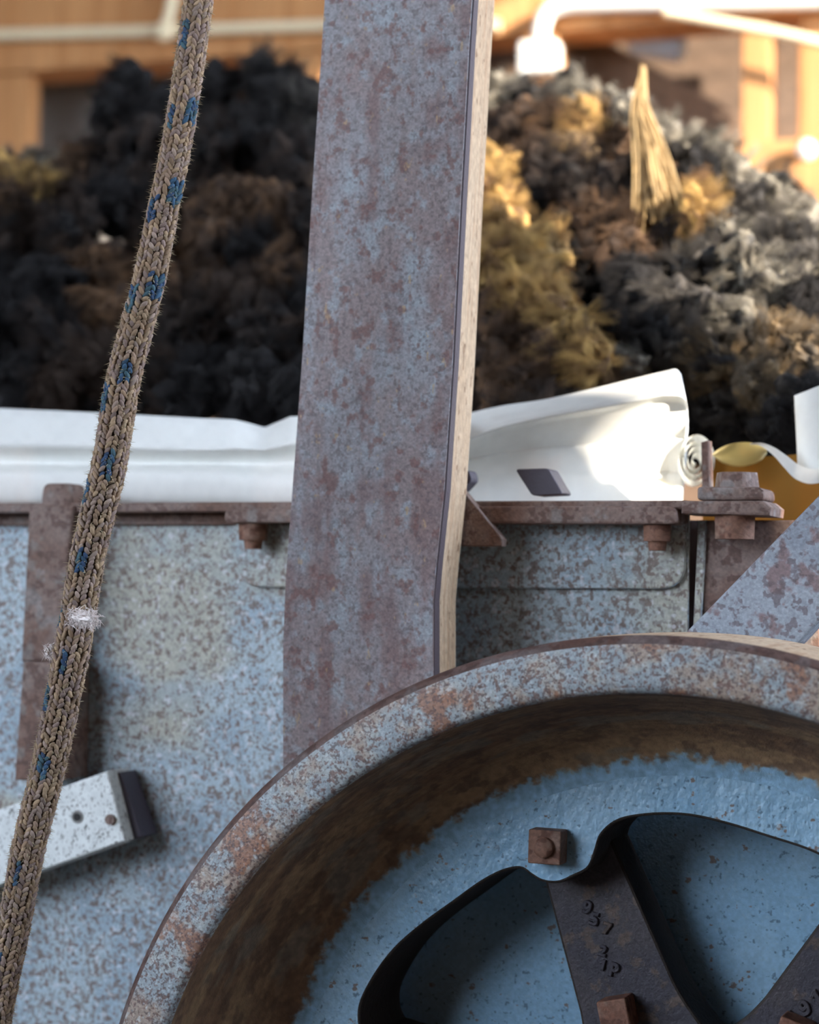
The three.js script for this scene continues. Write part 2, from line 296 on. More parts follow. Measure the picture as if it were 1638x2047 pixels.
const BW = -2.6;     // face of the timber framing
function timber(name, x0, x1, y0, y1, z, depth, label, group) {
  const a = at(x0, y1, z), b = at(x1, y0, z);
  return tag(obj(name, box(a.x, b.x, Math.min(a.y, b.y), Math.max(a.y, b.y), z - depth, z, 0.004), M.wood), label, 'timber', group);
}
{
  const a = at(-200, 82, BW), b = at(1900, 82, BW);
  tag(obj('timber_beam', box(a.x, b.x, 2.395, 2.56, BW - 0.12, BW, 0.004), M.wood), 'long horizontal timber beam behind the wool, pale pipe along it', 'beam');
  const stud = (px0, px1, label) => { const l = at(px0, 180, BW).x, r = at(px1, 180, BW).x; tag(obj('timber_stud', box(l, r, 0, 2.393, BW - 0.06, BW - 0.005, 0.004), M.wood), label, 'post', 'studs under the beam'); };
  stud(-70, 52, 'timber stud beside the pale grey sheet');
  stud(516, 640, 'timber stud standing behind the rusty upright bar');
  stud(1045, 1112, 'timber stud directly behind the white switch box');
  stud(1482, 1540, 'timber stud with the sloping brown brace ending at it');
  stud(1596, 1700, 'timber stud carrying the bright round knob');
  const r0 = at(1420, 300, BW), r1 = at(1760, 300, BW);
  tag(obj('timber_rail', box(r0.x, r1.x, at(1600, 440, BW).y, at(1600, 288, BW).y, BW + 0.002, BW + 0.05, 0.004), M.wood), 'low horizontal timber rail nailed across two studs', 'timber');
  const br = box(-0.42, 0.42, -0.05, 0.05, -0.04, 0.04, 0.004); const o = obj('timber_brace', br, M.board); const c = at(1330, 210, -2.85); o.position.copy(c); o.rotation.z = -0.55; tag(o, 'sloping brown timber brace in the dark bay', 'timber');
  const gs = obj('grey_sheet', box(-0.24, 0.24, -0.30, 0.14, -0.01, 0.01, 0.003), M.greySheet); gs.position.copy(at(190, 240, -2.86)); gs.rotation.set(-0.1, 0, 0.5); tag(gs, 'dull grey sheet of metal leaning in the dark bay', 'sheet');
  const gb = obj('blue_grey_can', new THREE.LatheGeometry([[0, -0.05], [0.028, -0.05], [0.032, -0.045], [0.032, 0.045], [0.026, 0.05], [0, 0.05]].map((q) => new THREE.Vector2(...q)), 24), mat({ color: 0x98a4b4, roughness: 0.5 })); gb.position.copy(at(1316, 84, -2.76)); gb.rotation.z = 1.35; tag(gb, 'small blue grey can lodged above the sloping brace', 'can');
  // pale pipe running along the beam with a drop hanger
  const pp = thing('pale_pipe', 'thin pale pipe with a short vertical stub on the beam', 'pipe');
  obj('pipe_run', tube([at(-250, 76, BW + 0.02), at(0, 70, BW + 0.02), at(320, 62, BW + 0.02), at(640, 52, BW + 0.02), at(1000, 50, BW + 0.02)], 0.012), M.cable, pp);
  obj('pipe_stub', tube([at(352, -120, BW + 0.03), at(345, 0, BW + 0.03), at(330, 62, BW + 0.03)], 0.012, 20), M.cable, pp);
  obj('pipe_collar', new THREE.SphereGeometry(0.02, 16, 12).translate(...at(328, 64, BW + 0.03)), M.cable, pp);
  // white switch box with its conduit
  const sb = thing('switch_box', 'white plastic switch box on the stud, conduit rising from it', 'box');
  const c0 = at(1040, 152, BW + 0.03), c1 = at(1115, 80, BW + 0.03);
  obj('housing', box(c0.x, c1.x, c0.y, c1.y, BW - 0.004, BW + 0.05, 0.008), M.plastic, sb);
  obj('screw', new THREE.SphereGeometry(0.006, 12, 8).translate(...at(1077, 122, BW + 0.05)), M.hole, sb);
  obj('conduit', tube([at(1080, 84, BW + 0.035), at(1083, 52, BW + 0.035), at(1096, 24, BW + 0.035), at(1128, 11, BW + 0.035), at(1200, 8, BW + 0.035), at(1500, 4, BW + 0.035), at(1900, -2, BW + 0.035)], 0.016, 90, 12), M.plastic, sb);
  tag(obj('loose_cable', tube([at(1330, 24, BW + 0.06), at(1440, 44, BW + 0.06), at(1560, 66, BW + 0.06), at(1700, 100, BW + 0.06)], 0.009, 40), M.cable), 'pale cable sagging away below the white conduit', 'cable');
  const kn = obj('round_knob', new THREE.LatheGeometry([[0, 0], [0.008, 0], [0.008, 0.012], [0.017, 0.018], [0.018, 0.028], [0.01, 0.036], [0, 0.037]].map((q) => new THREE.Vector2(...q)), 20), M.plastic);
  kn.rotation.x = Math.PI / 2; kn.position.copy(at(1617, 305, BW + 0.052)); tag(kn, 'small white knob on the low timber rail', 'knob');
}

// ------------------------------------------------------------------ flywheel
const WC = V(0.0069, 0.927, 0);
const font = await new FontLoader().loadAsync('fonts/droid/droid_sans_bold.typeface.json');
function lathe(profile, seg, around = 0.37) { // profile [r, z] revolved about the wheel axis, uv in metres
  const g = new THREE.LatheGeometry(profile.map((p) => new THREE.Vector2(p[0], p[1])), seg);
  const len = [0]; for (let i = 1; i < profile.length; i++) len.push(len[i - 1] + Math.hypot(profile[i][0] - profile[i - 1][0], profile[i][1] - profile[i - 1][1]));
  const uv = g.attributes.uv, n = profile.length;
  for (let i = 0; i < uv.count; i++) uv.setXY(i, Math.floor(i / n) / seg * 2 * Math.PI * around, len[i % n]);
  g.rotateX(Math.PI / 2);
  return g;
}
{
  const wheel = thing('flywheel', 'large cast flywheel with rusty blue grey rim and dark spokes', 'wheel');
  wheel.position.copy(WC);
  const rim = obj('rim', lathe([[0.3594, -0.006], [0.3606, -0.0022], [0.3635, -0.0004], [0.368, 0], [0.376, 0.0004], [0.386, 0], [0.3912, -0.0009]], 360), M.rim, wheel);
  obj('rim_edge', lathe([[0.3912, -0.0009], [0.3932, -0.0018], [0.3953, -0.004], [0.3968, -0.008]], 360), M.rimEdge, rim).userData.label = 'dark rusted outer edge';
  obj('tread', lathe([[0.3968, -0.008], [0.3974, -0.04], [0.3976, -0.075], [0.3974, -0.11], [0.3966, -0.145], [0.394, -0.15], [0.37, -0.151], [0.33, -0.15], [0.318, -0.146]], 240), M.dusty, wheel).userData.label = 'dusty tan flat tread of the rim';
  obj('inner_rim', lathe([[0.3594, -0.006], [0.357, -0.02], [0.352, -0.045], [0.345, -0.07], [0.335, -0.092], [0.322, -0.1075], [0.311, -0.1135], [0.300, -0.1150], [0.298, -0.1165]], 300), M.inner, wheel).userData.label = 'brown rusted inside of the rim';
  // painted web ring with a lug at each spoke
  const period = [[-40, 0.2652], [-34.1, 0.2648], [-30.2, 0.2632], [-27.9, 0.2594], [-26.9, 0.2523], [-25.7, 0.2457], [-23.2, 0.2404], [-20.2, 0.2409], [-17.3, 0.2436], [-15.35, 0.254], [-14.0, 0.2633], [-11.3, 0.2705], [-7.1, 0.2725], [-1, 0.272], [5, 0.2685]];
  const inner = [];
  const STEP = 360 / 7;
  for (let k = 0; k < 7; k++) for (const [a, r] of period) { const t = (a + STEP * k) * Math.PI / 180; inner.push(V(r * Math.sin(t), r * Math.cos(t), 0)); }
  const cc = new THREE.CatmullRomCurve3(inner, true, 'centripetal'), pts = cc.getPoints(480);
  const ring = new THREE.Shape(); ring.absarc(0, 0, 0.3145, 0, Math.PI * 2, false);
  ring.holes.push(new THREE.Path(pts.map((p) => new THREE.Vector2(p.x, p.y))));
  const wg = new THREE.ExtrudeGeometry(ring, { depth: 0.080, bevelEnabled: true, bevelThickness: 0.002, bevelSize: 0.002, bevelOffset: -0.002, bevelSegments: 3, curveSegments: 180 });
  wg.translate(0, 0, -0.1975);
  const web = obj('web_ring', keepGroups(wg), [M.blue, M.castEdgeShaded], wheel); web.userData.label = 'blue painted web ring';
  const R = (deg) => deg * Math.PI / 180;
  // dark cast spokes joined to a hub
  for (let k = 0; k < 7; k++) {
    const a = R(-21 + STEP * k), s = new THREE.Shape();
    const e = (dx, r) => [dx, r];
    s.moveTo(...e(-0.052, 0.10)); s.quadraticCurveTo(-0.040, 0.125, -0.0365, 0.15); s.lineTo(-0.0285, 0.25); s.lineTo(-0.027, 0.262); s.lineTo(0.027, 0.262); s.lineTo(0.0285, 0.25); s.lineTo(0.0365, 0.15); s.quadraticCurveTo(0.040, 0.125, 0.052, 0.10); s.closePath();
    const g = new THREE.ExtrudeGeometry(s, { depth: 0.044, bevelEnabled: true, bevelThickness: 0.002, bevelSize: 0.002, bevelOffset: -0.002, bevelSegments: 2 });
    g.translate(0, 0, -0.196);
    const arm = obj('spoke', keepGroups(g).rotateZ(-a), [M.cast, M.castEdgeShaded], wheel);
    // square nut on the lug, square bolt head low on the spoke
    const nut = new RoundedBoxGeometry(0.0235, 0.0235, 0.017, 2, 0.0012).translate(0, 0, 0.0085).rotateZ(-0.02 - (k ? a : 0)).translate(0.2668 * Math.sin(R(-22 + STEP * k)), 0.2668 * Math.cos(R(-22 + STEP * k)), -0.1155);
    const n = obj('square_nut', boxUV(nut), M.nut, wheel);
    const be = new THREE.LatheGeometry([[0, 0.0055], [0.004, 0.005], [0.0068, 0.0036], [0.0072, 0.002], [0.0072, -0.002]].map((q) => new THREE.Vector2(...q)), 24).rotateX(Math.PI / 2).translate(0.2668 * Math.sin(R(-22 + STEP * k)) - 0.0002, 0.2668 * Math.cos(R(-22 + STEP * k)), -0.0985);
    obj('bolt_end', boxUV(be), M.nut, n);
    const hd = new RoundedBoxGeometry(0.0215, 0.0215, 0.024, 2, 0.0015).translate(0, 0, 0.012).rotateZ(0.22 - (k ? a : 0)).translate(0.1425 * Math.sin(R(-23.6 + STEP * k)), 0.1425 * Math.cos(R(-23.6 + STEP * k)), -0.151);
    obj('bolt_head', boxUV(hd), M.nut, wheel);
    // raised casting marks
    const marks = k === 0 ? [['9', 1163, 1822, 0.0075], ['5', 1177, 1846, 0.0075], ['7', 1203, 1864, 0.0068], ['2', 1196, 1908, 0.0062], ['1', 1196, 1936, 0.006], ['P', 1214, 1948, 0.0082]] : k === 1 ? [['1', 1580, 2052, 0.008], ['9', 1606, 2032, 0.0085], ['1', 1630, 2012, 0.0085]] : [];
    for (const [ch, px, py, h] of marks) {
      const p = at(px, py, -0.149).sub(WC), tg = new TextGeometry(ch, { font, size: h * 1.15, depth: 0.0014, curveSegments: 4, bevelEnabled: true, bevelThickness: 0.0005, bevelSize: 0.0006, bevelSegments: 1 });
      tg.rotateZ(k ? 0.5 : -0.22); tg.translate(p.x, p.y, -0.1497);
      obj('casting_mark', boxUV(tg), M.cast, arm);
    }
  }
  obj('hub', boxUV(lathe([[0.02, -0.148], [0.06, -0.14], [0.07, -0.146], [0.116, -0.1495], [0.122, -0.153], [0.122, -0.168], [0.02, -0.17]], 120)), M.cast, wheel);
  obj('axle', boxUV(new THREE.CylinderGeometry(0.024, 0.024, 0.09, 32).rotateX(Math.PI / 2).translate(0, 0, -0.15)), M.iron, wheel);
}

// ------------------------------------------------------------------ wool press box behind the wheel
const PZ = -0.262;
{
  const press = thing('wool_press_box', 'blue grey rust-spotted steel box of the press with bolted top rail', 'machine');
  const pr = (px0, px1, py0, py1, zb, zf, bev, name, m, parent = press, r = 0) => { const a = [at(px0, py0, zf), at(px1, py0, zf), at(px1, py1, zf), at(px0, py1, zf)]; return obj(name, prism(r ? roundedOutline(a, r) : a, zb, zf, bev), m, parent); };
  const quad = (q, zb, zf, bev, name, m, parent = press, r = 0) => { const a = q.map(([x, y]) => at(x, y, zf)); return obj(name, prism(r ? roundedOutline(a, r) : a, zb, zf, bev), m, parent); };
  { const l = at(-400, 1500, PZ).x, rr = at(1377, 1100, PZ).x, t = at(700, 1012, PZ).y; obj('side_panel', box(l, rr, 0.25, t, PZ - 0.005, PZ, 0.001), M.panel, press); }
  // blue plate seen through the wheel
  obj('backing_plate', boxUV(new THREE.CylinderGeometry(0.306, 0.306, 0.006, 120).rotateX(Math.PI / 2).translate(WC.x, WC.y, -0.214)), M.blueFlat, press).userData.label = 'clean blue plate behind the spokes';
  // top rail: horizontal lip and the leg below it
  quad([[-400, 1007], [1372, 1000], [1372, 1018], [-400, 1027]], PZ - 0.003, PZ + 0.030, 0.0015, 'top_rail', M.iron);
  quad([[-400, 1028], [1374, 1019], [1374, 1046], [-400, 1052]], PZ, PZ + 0.005, 0.001, 'rail_leg', M.iron);
  // left strap: upper bar with lug, lower channel
  quad([[58, 1010], [146, 1010], [124, 1322], [42, 1322]], PZ, PZ + 0.034, 0.002, 'strap', M.iron);
  quad([[86, 966], [146, 966], [146, 1012], [80, 1012]], PZ + 0.008, PZ + 0.030, 0.002, 'lug', M.iron, press, 0.006);
  quad([[45, 1323], [122, 1323], [118, 1560], [28, 1560]], PZ, PZ + 0.050, 0.002, 'lower_strap', M.iron);
  // rounded mounting plate under the rail
  quad([[470, 1046], [1372, 1040], [1368, 1178], [476, 1174]], PZ, PZ + 0.006, 0.0015, 'mounting_plate', M.panel, press, [0.002, 0.002, 0.02, 0.02]);
  // bracket lips with hex nuts
  const lip1 = quad([[448, 1018], [640, 1016], [640, 1044], [448, 1046]], PZ + 0.012, PZ + 0.036, 0.002, 'bracket_lip', M.iron, press, [0.005, 0.001, 0.001, 0.005]);
  quad([[900, 1012], [1352, 1012], [1356, 1048], [900, 1046]], PZ + 0.004, PZ + 0.036, 0.002, 'bracket_lip', M.iron, press, [0.001, 0.005, 0.005, 0.001]);
  const hexNut = (px, py0, py1, w, z, tip) => {
    const a = at(px, py0, z), b = at(px, py1, z), R = w / 2 / 0.9, h = a.y - b.y;
    const g = new THREE.CylinderGeometry(R, R * 0.96, h, 6, 1).rotateY(0.15).translate(a.x, (a.y + b.y) / 2, z);
    const n = obj('hex_nut', boxUV(g), M.nut, press);
    if (tip) obj('bolt_tip', boxUV(new THREE.CylinderGeometry(R * 0.62, R * 0.55, tip, 20).translate(a.x, b.y - tip / 2, z)), M.nut, n);
    return n;
  };
  hexNut(507, 1047, 1080, 0.022, PZ + 0.021, 0.007);
  hexNut(1315, 1050, 1082, 0.021, PZ + 0.021, 0.007);
  // corner: end of the rail, washer plate, bolt and nut
  quad([[1362, 1001], [1526, 1001], [1542, 1014], [1540, 1031], [1362, 1027]], PZ - 0.02, PZ + 0.034, 0.002, 'corner_plate', M.iron);
  quad([[1394, 973], [1516, 973], [1528, 982], [1528, 1000], [1394, 1000]], PZ - 0.015, PZ + 0.028, 0.002, 'washer_plate', M.iron, press, 0.003);
  { const z = PZ + 0.006, a = at(1474, 945, z), b = at(1474, 975, z); obj('bolt_head', boxUV(new THREE.CylinderGeometry(0.0155, 0.0172, a.y - b.y, 6, 1).rotateY(0.45).translate(a.x, (a.y + b.y) / 2, z)), M.iron, press); }
  hexNut(1470, 1031, 1078, 0.0300, PZ + 0.014, 0);
  quad([[1396, 1040], [1412, 1040], [1400, 1260], [1386, 1260]], PZ - 0.03, PZ - 0.001, 0.001, 'corner_post', M.panel);
  quad([[1412, 1040], [1640, 1040], [1640, 1400], [1400, 1400]], PZ - 0.03, PZ - 0.006, 0.001, 'end_plate', M.iron);
  quad([[1330, 1040], [1402, 1040], [1392, 1300], [1330, 1300]], PZ - 0.04, PZ - 0.031, 0, 'slot_shade_sheet', M.edge);  // added dark sheet standing in for the shade in the slot
  quad([[1402, 884], [1416, 880], [1420, 1004], [1404, 1004]], PZ - 0.045, PZ - 0.03, 0.001, 'corner_stake', M.iron);
  // dark toggles in front of the cloth, and the flat stay behind the upright
  quad([[1030, 938], [1096, 936], [1126, 988], [1064, 991]], PZ - 0.004, PZ + 0.022, 0.0008, 'toggle', M.darkIron, press, 0.003);
  quad([[905, 940], [938, 940], [944, 960], [920, 985], [905, 980]], PZ - 0.002, PZ + 0.016, 0.0008, 'toggle', M.darkIron, press, 0.003);
  quad([[880, 952], [922, 975], [1006, 1078], [1004, 1092], [880, 1092]], PZ + 0.030, PZ + 0.041, 0.001, 'flat_stay', M.iron);
}
{ // white-painted bar bolted across the panel
  const b = thing('white_painted_bar', 'short white painted metal bar slanting across the spotted panel', 'bar');
  const z = PZ + 0.046, q = [[-330, 1735], [215, 1541], [250, 1681], [-330, 1885]].map(([x, y]) => at(x, y, z));
  obj('bar_body', prism(q, PZ + 0.008, z, 0.0015), M.whitePaint, b);
  const cap = [[222, 1546], [240, 1544], [284, 1672], [258, 1682]].map(([x, y]) => at(x, y, PZ + 0.03));
  obj('end_block', prism(cap, PZ + 0.001, PZ + 0.03, 0.001), M.darkIron, b);
  const disc = (px, py, r, m, name, h) => { const p = at(px, py, z); obj(name, boxUV(new THREE.CylinderGeometry(r, r, h, 24).rotateX(Math.PI / 2).translate(p.x, p.y, z + h * 0.2)), m, b); };
  const p = at(155, 1633, z); obj('washer', boxUV(new THREE.TorusGeometry(0.0042, 0.0011, 10, 28).translate(p.x, p.y, z)), M.greySheet, b);
  disc(155, 1633, 0.003, M.hole, 'bolt_hole', 0.002);
  disc(222, 1638, 0.0042, M.iron, 'screw_head', 0.004);
}

// ------------------------------------------------------------------ upright bar and diagonal brace
{
  const zf = -0.160, L = [[652, -60], [640, 130], [622, 400], [603, 720], [585, 960], [570, 1160], [565, 1290], [565, 1640]], Rr = [[872, 1640], [866, 1345], [866, 1200], [872, 1130], [888, 980], [905, 720], [921, 400], [938, 90], [948, -60]];
  const up = [...L, ...Rr].map(([x, y]) => at(x, y, zf));
  const ub = thing('upright_bar', 'tall upright of rusty grey flat steel backed with bare timber', 'bar');
  obj('steel_flat', prism(up, zf - 0.009, zf, 0.0012, 2), M.bar, ub);
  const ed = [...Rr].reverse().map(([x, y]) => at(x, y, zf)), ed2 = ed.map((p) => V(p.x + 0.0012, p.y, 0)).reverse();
  obj('steel_edge', prism([...ed, ...ed2], zf - 0.0115, zf - 0.0015, 0), M.edge, ub).userData.label = 'dark edge strip of the steel';  // thin darker strip along the right side of the steel
  const wd = [...L.map(([x, y]) => [x + 12, y]), ...Rr.map(([x, y]) => [x + 4, y])].map(([x, y]) => at(x, y, zf - 0.009));
  obj('timber_backing', prism(wd, zf - 0.058, zf - 0.0117, 0.0015, 2), M.batten, ub).userData.label = 'bare weathered timber edge';
  const zd = -0.185, q = [[1720, 905], [1340, 1296], [1340, 1480], [1560, 1316], [1600, 1284], [1790, 1080]].map(([x, y]) => at(x, y, zd));
  tag(obj('diagonal_brace', prism(q, zd - 0.03, zd, 0.0025, 3), M.brace), 'diagonal rusty blue grey brace behind the flywheel', 'brace');
}

// ------------------------------------------------------------------ braided rope
{
  const rope = thing('braided_rope', 'worn brown braided rope with blue flecks hanging taut', 'rope');
  const cl = [[404, -60], [397, 0], [380, 120], [351, 300], [322, 440], [298, 560], [272, 660], [246, 760], [230, 860], [214, 950], [178, 1100], [153, 1250], [125, 1400], [93, 1550], [56, 1700], [28, 1850], [-2, 2000], [-20, 2110]];
  const ZR = 0.03, curve = new THREE.CatmullRomCurve3(cl.map(([x, y]) => at(x, y, ZR))), LEN = curve.getLength();
  const rad = (py) => poly([[-60, 0.0092], [300, 0.0096], [760, 0.0112], [1100, 0.0116], [1300, 0.0118], [1600, 0.0110], [2110, 0.0106]], py);
  const rnd = rng(5);
  const core = obj('core', tube(cl.map(([x, y]) => at(x, y, ZR)), 0.0088, 160, 16), mat({ color: 0x6a5a4a, roughness: 1 }), rope);
  const st = new THREE.IcosahedronGeometry(1, 1).deleteAttribute('uv'), geos = [], tmp = new THREE.Matrix4(), COLS = 16, ROW = 0.0034, rows = Math.floor(LEN / ROW);
  const blues = [[75, 0.25], [240, 0.22], [425, 0.35], [605, 0.4], [800, 0.62], [990, 0.9], [220, -0.85], [385, -0.85], [570, -0.75], [742, -0.45], [930, -0.35], [1120, -0.1], [1325, -0.12], [1530, -0.15], [1745, -0.05], [1930, 0.1], [1240, 0.9], [1400, 0.85]];
  const cols = [[144, 120, 102], [156, 132, 106], [130, 110, 102], [150, 130, 118], [136, 112, 90]].map((c) => new THREE.Color().setRGB(c[0] / 255, c[1] / 255, c[2] / 255, THREE.SRGBColorSpace));
  const blue = [[54, 82, 106], [48, 68, 96], [64, 90, 100]].map((c) => new THREE.Color().setRGB(c[0] / 255, c[1] / 255, c[2] / 255, THREE.SRGBColorSpace));
  const pos = [], nor = [], col = [];
  const sp = st.attributes.position, sn = st.attributes.normal;
  const frame = (t) => { const P = curve.getPointAt(clamp(t, 0, 1)), T = curve.getTangentAt(clamp(t, 0, 1)), B = V(0, 0, 1).cross(T).normalize(), N = T.clone().cross(B).normalize(); return { P, T, B: B.negate(), N }; };
  const pyOf = (P) => { const d = P.clone().sub(EYE); return 1023.5 - FPX * d.dot(CU) / -d.dot(CB); };
  const q = V(), nn = V();
  for (let i = 0; i < rows; i++) for (let k = 0; k < COLS; k++) {
    const s = (i + (k % 2) * 0.5 + (rnd() - 0.5) * 0.3) * ROW, F = frame(s / LEN), py = pyOf(F.P), r = rad(py);
    const ph = 2 * Math.PI * k / COLS + s * 3.0 + (rnd() - 0.5) * 0.12;
    const out = F.N.clone().multiplyScalar(Math.cos(ph)).addScaledVector(F.B, Math.sin(ph)), sideV = F.T.clone().cross(out).normalize();
    const tilt = (k % 2 ? 1 : -1) * (0.55 + (rnd() - 0.5) * 0.4), ax = F.T.clone().multiplyScalar(Math.cos(tilt)).addScaledVector(sideV, Math.sin(tilt)).addScaledVector(out, -0.28 + (rnd() - 0.5) * 0.15).normalize();
    const o2 = out.clone().addScaledVector(ax, -out.dot(ax)).normalize(), s2 = o2.clone().cross(ax);
    const P = F.P.clone().addScaledVector(out, r * (0.9 + 0.08 * rnd()));
    // does the stitch belong to the blue tracer yarn?
    const off = Math.sin(ph) * 1;
    const isBlue = blues.some(([by, bo]) => Math.abs(py - by) < 26 && Math.abs(off - bo) < 0.26 && Math.cos(ph) > -0.3);
    const c = isBlue ? blue[Math.floor(rnd() * 3)] : cols[Math.floor(rnd() * 5)], kk = 0.75 + rnd() * 0.5;
    const la = 0.0031 * (0.8 + rnd() * 0.5), lb = 0.0016, lc = 0.0014;
    tmp.makeBasis(ax.clone().multiplyScalar(la), s2.clone().multiplyScalar(lb), o2.clone().multiplyScalar(lc)); tmp.setPosition(P);
    const nm = new THREE.Matrix3().getNormalMatrix(tmp);
    for (let v = 0; v < sp.count; v++) { q.fromBufferAttribute(sp, v).applyMatrix4(tmp); nn.fromBufferAttribute(sn, v).applyMatrix3(nm).normalize(); pos.push(q.x, q.y, q.z); nor.push(nn.x, nn.y, nn.z); col.push(c.r * kk, c.g * kk, c.b * kk); }
  }
  const g = new THREE.BufferGeometry(); g.setAttribute('position', new THREE.Float32BufferAttribute(pos, 3)); g.setAttribute('normal', new THREE.Float32BufferAttribute(nor, 3)); g.setAttribute('color', new THREE.Float32BufferAttribute(col, 3));
  const sh = obj('braid', g, mat({ vertexColors: true, roughness: 0.95 }), rope); sh.userData.kind = 'stuff';
  // frayed fibre tips standing off the braid
  const fp = [], fc = [];
  for (let i = 0; i < 12000; i++) {
    const s = rnd() * LEN, F = frame(s / LEN), r = rad(pyOf(F.P)), ph = rnd() * 6.283;
    const out = F.N.clone().multiplyScalar(Math.cos(ph)).addScaledVector(F.B, Math.sin(ph)), sd = F.T.clone().cross(out);
    const base = F.P.clone().addScaledVector(out, r * 0.97), L = 0.0014 + Math.pow(rnd(), 3) * 0.0045, w = 0.00018 + rnd() * 0.00022;
    const dir = out.clone().multiplyScalar(0.6 + rnd() * 0.6).addScaledVector(F.T, 0.7 * (rnd() - 0.25)).addScaledVector(sd, (rnd() - 0.5) * 0.9).normalize();
    const tip = base.clone().addScaledVector(dir, L), a = dir.clone().cross(F.T).normalize().multiplyScalar(w), b = dir.clone().cross(a).normalize().multiplyScalar(w);
    const p0 = base.clone().add(a), p1 = base.clone().addScaledVector(a, -0.5).addScaledVector(b, 0.87), p2 = base.clone().addScaledVector(a, -0.5).addScaledVector(b, -0.87);
    for (const t of [[p0, p1, tip], [p1, p2, tip], [p2, p0, tip]]) for (const v of t) { fp.push(v.x, v.y, v.z); fc.push(0.42, 0.34, 0.22); }
  }
  const fg = new THREE.BufferGeometry(); fg.setAttribute('position', new THREE.Float32BufferAttribute(fp, 3)); fg.setAttribute('color', new THREE.Float32BufferAttribute(fc, 3)); fg.computeVertexNormals();
  const fz = obj('frayed_fibre', fg, mat({ vertexColors: true, roughness: 1 }), rope); fz.userData.kind = 'stuff';
  // tufts of lint caught on the rope
  const lint = (px, py, z, w, h, n, label, seed) => {
    const rr = rng(seed), c = at(px, py, z), pp = [];
    for (let i = 0; i < n; i++) {
      const o = V((rr() - 0.5) * w * (0.4 + rr()), (rr() - 0.5) * h * (0.4 + rr()), (rr() - 0.5) * 0.004), d = V(rr() - 0.5 + 0.25, rr() - 0.6, (rr() - 0.5) * 0.6).normalize(), L = 0.002 + rr() * rr() * 0.006;
      const a = c.clone().add(o), b = a.clone().addScaledVector(d, L), up = d.clone().cross(V(0, 0, 1)).normalize().multiplyScalar(0.0003), up2 = d.clone().cross(up).normalize().multiplyScalar(0.0003);
      for (const t of [[a.clone().add(up), a.clone().sub(up), b], [a.clone().add(up2), a.clone().sub(up2), b]]) for (const v of t) pp.push(v.x, v.y, v.z);
    }
    const blob = new THREE.IcosahedronGeometry(1, 6); { const bp = blob.attributes.position, nz = new ImprovedNoise(), q = V(); for (let i = 0; i < bp.count; i++) { q.fromBufferAttribute(bp, i); const k = 0.75 + 0.5 * nz.noise(q.x * 2.5, q.y * 2.5, q.z * 2.5 + seed); bp.setXYZ(i, c.x + q.x * k * w * 0.5 + 0.0006, c.y + q.y * k * h * 0.42 - q.x * h * 0.12, c.z + q.z * k * 0.0045); } }
    const lg = new THREE.BufferGeometry(); for (let i = 0; i < blob.attributes.position.count; i++) pp.push(blob.attributes.position.getX(i), blob.attributes.position.getY(i), blob.attributes.position.getZ(i)); lg.setAttribute('position', new THREE.Float32BufferAttribute(pp, 3)); lg.computeVertexNormals();
    tag(obj('lint_tuft', lg, mat({ color: 0xeee4e0, roughness: 1 })), label, 'lint');
  };
  lint(166, 1236, 0.044, 0.020, 0.011, 900, 'large whitish tuft of lint stuck on the rope', 91);
  lint(96, 1302, 0.036, 0.006, 0.008, 160, 'tiny whitish wisp of lint at the rope edge', 92);
}

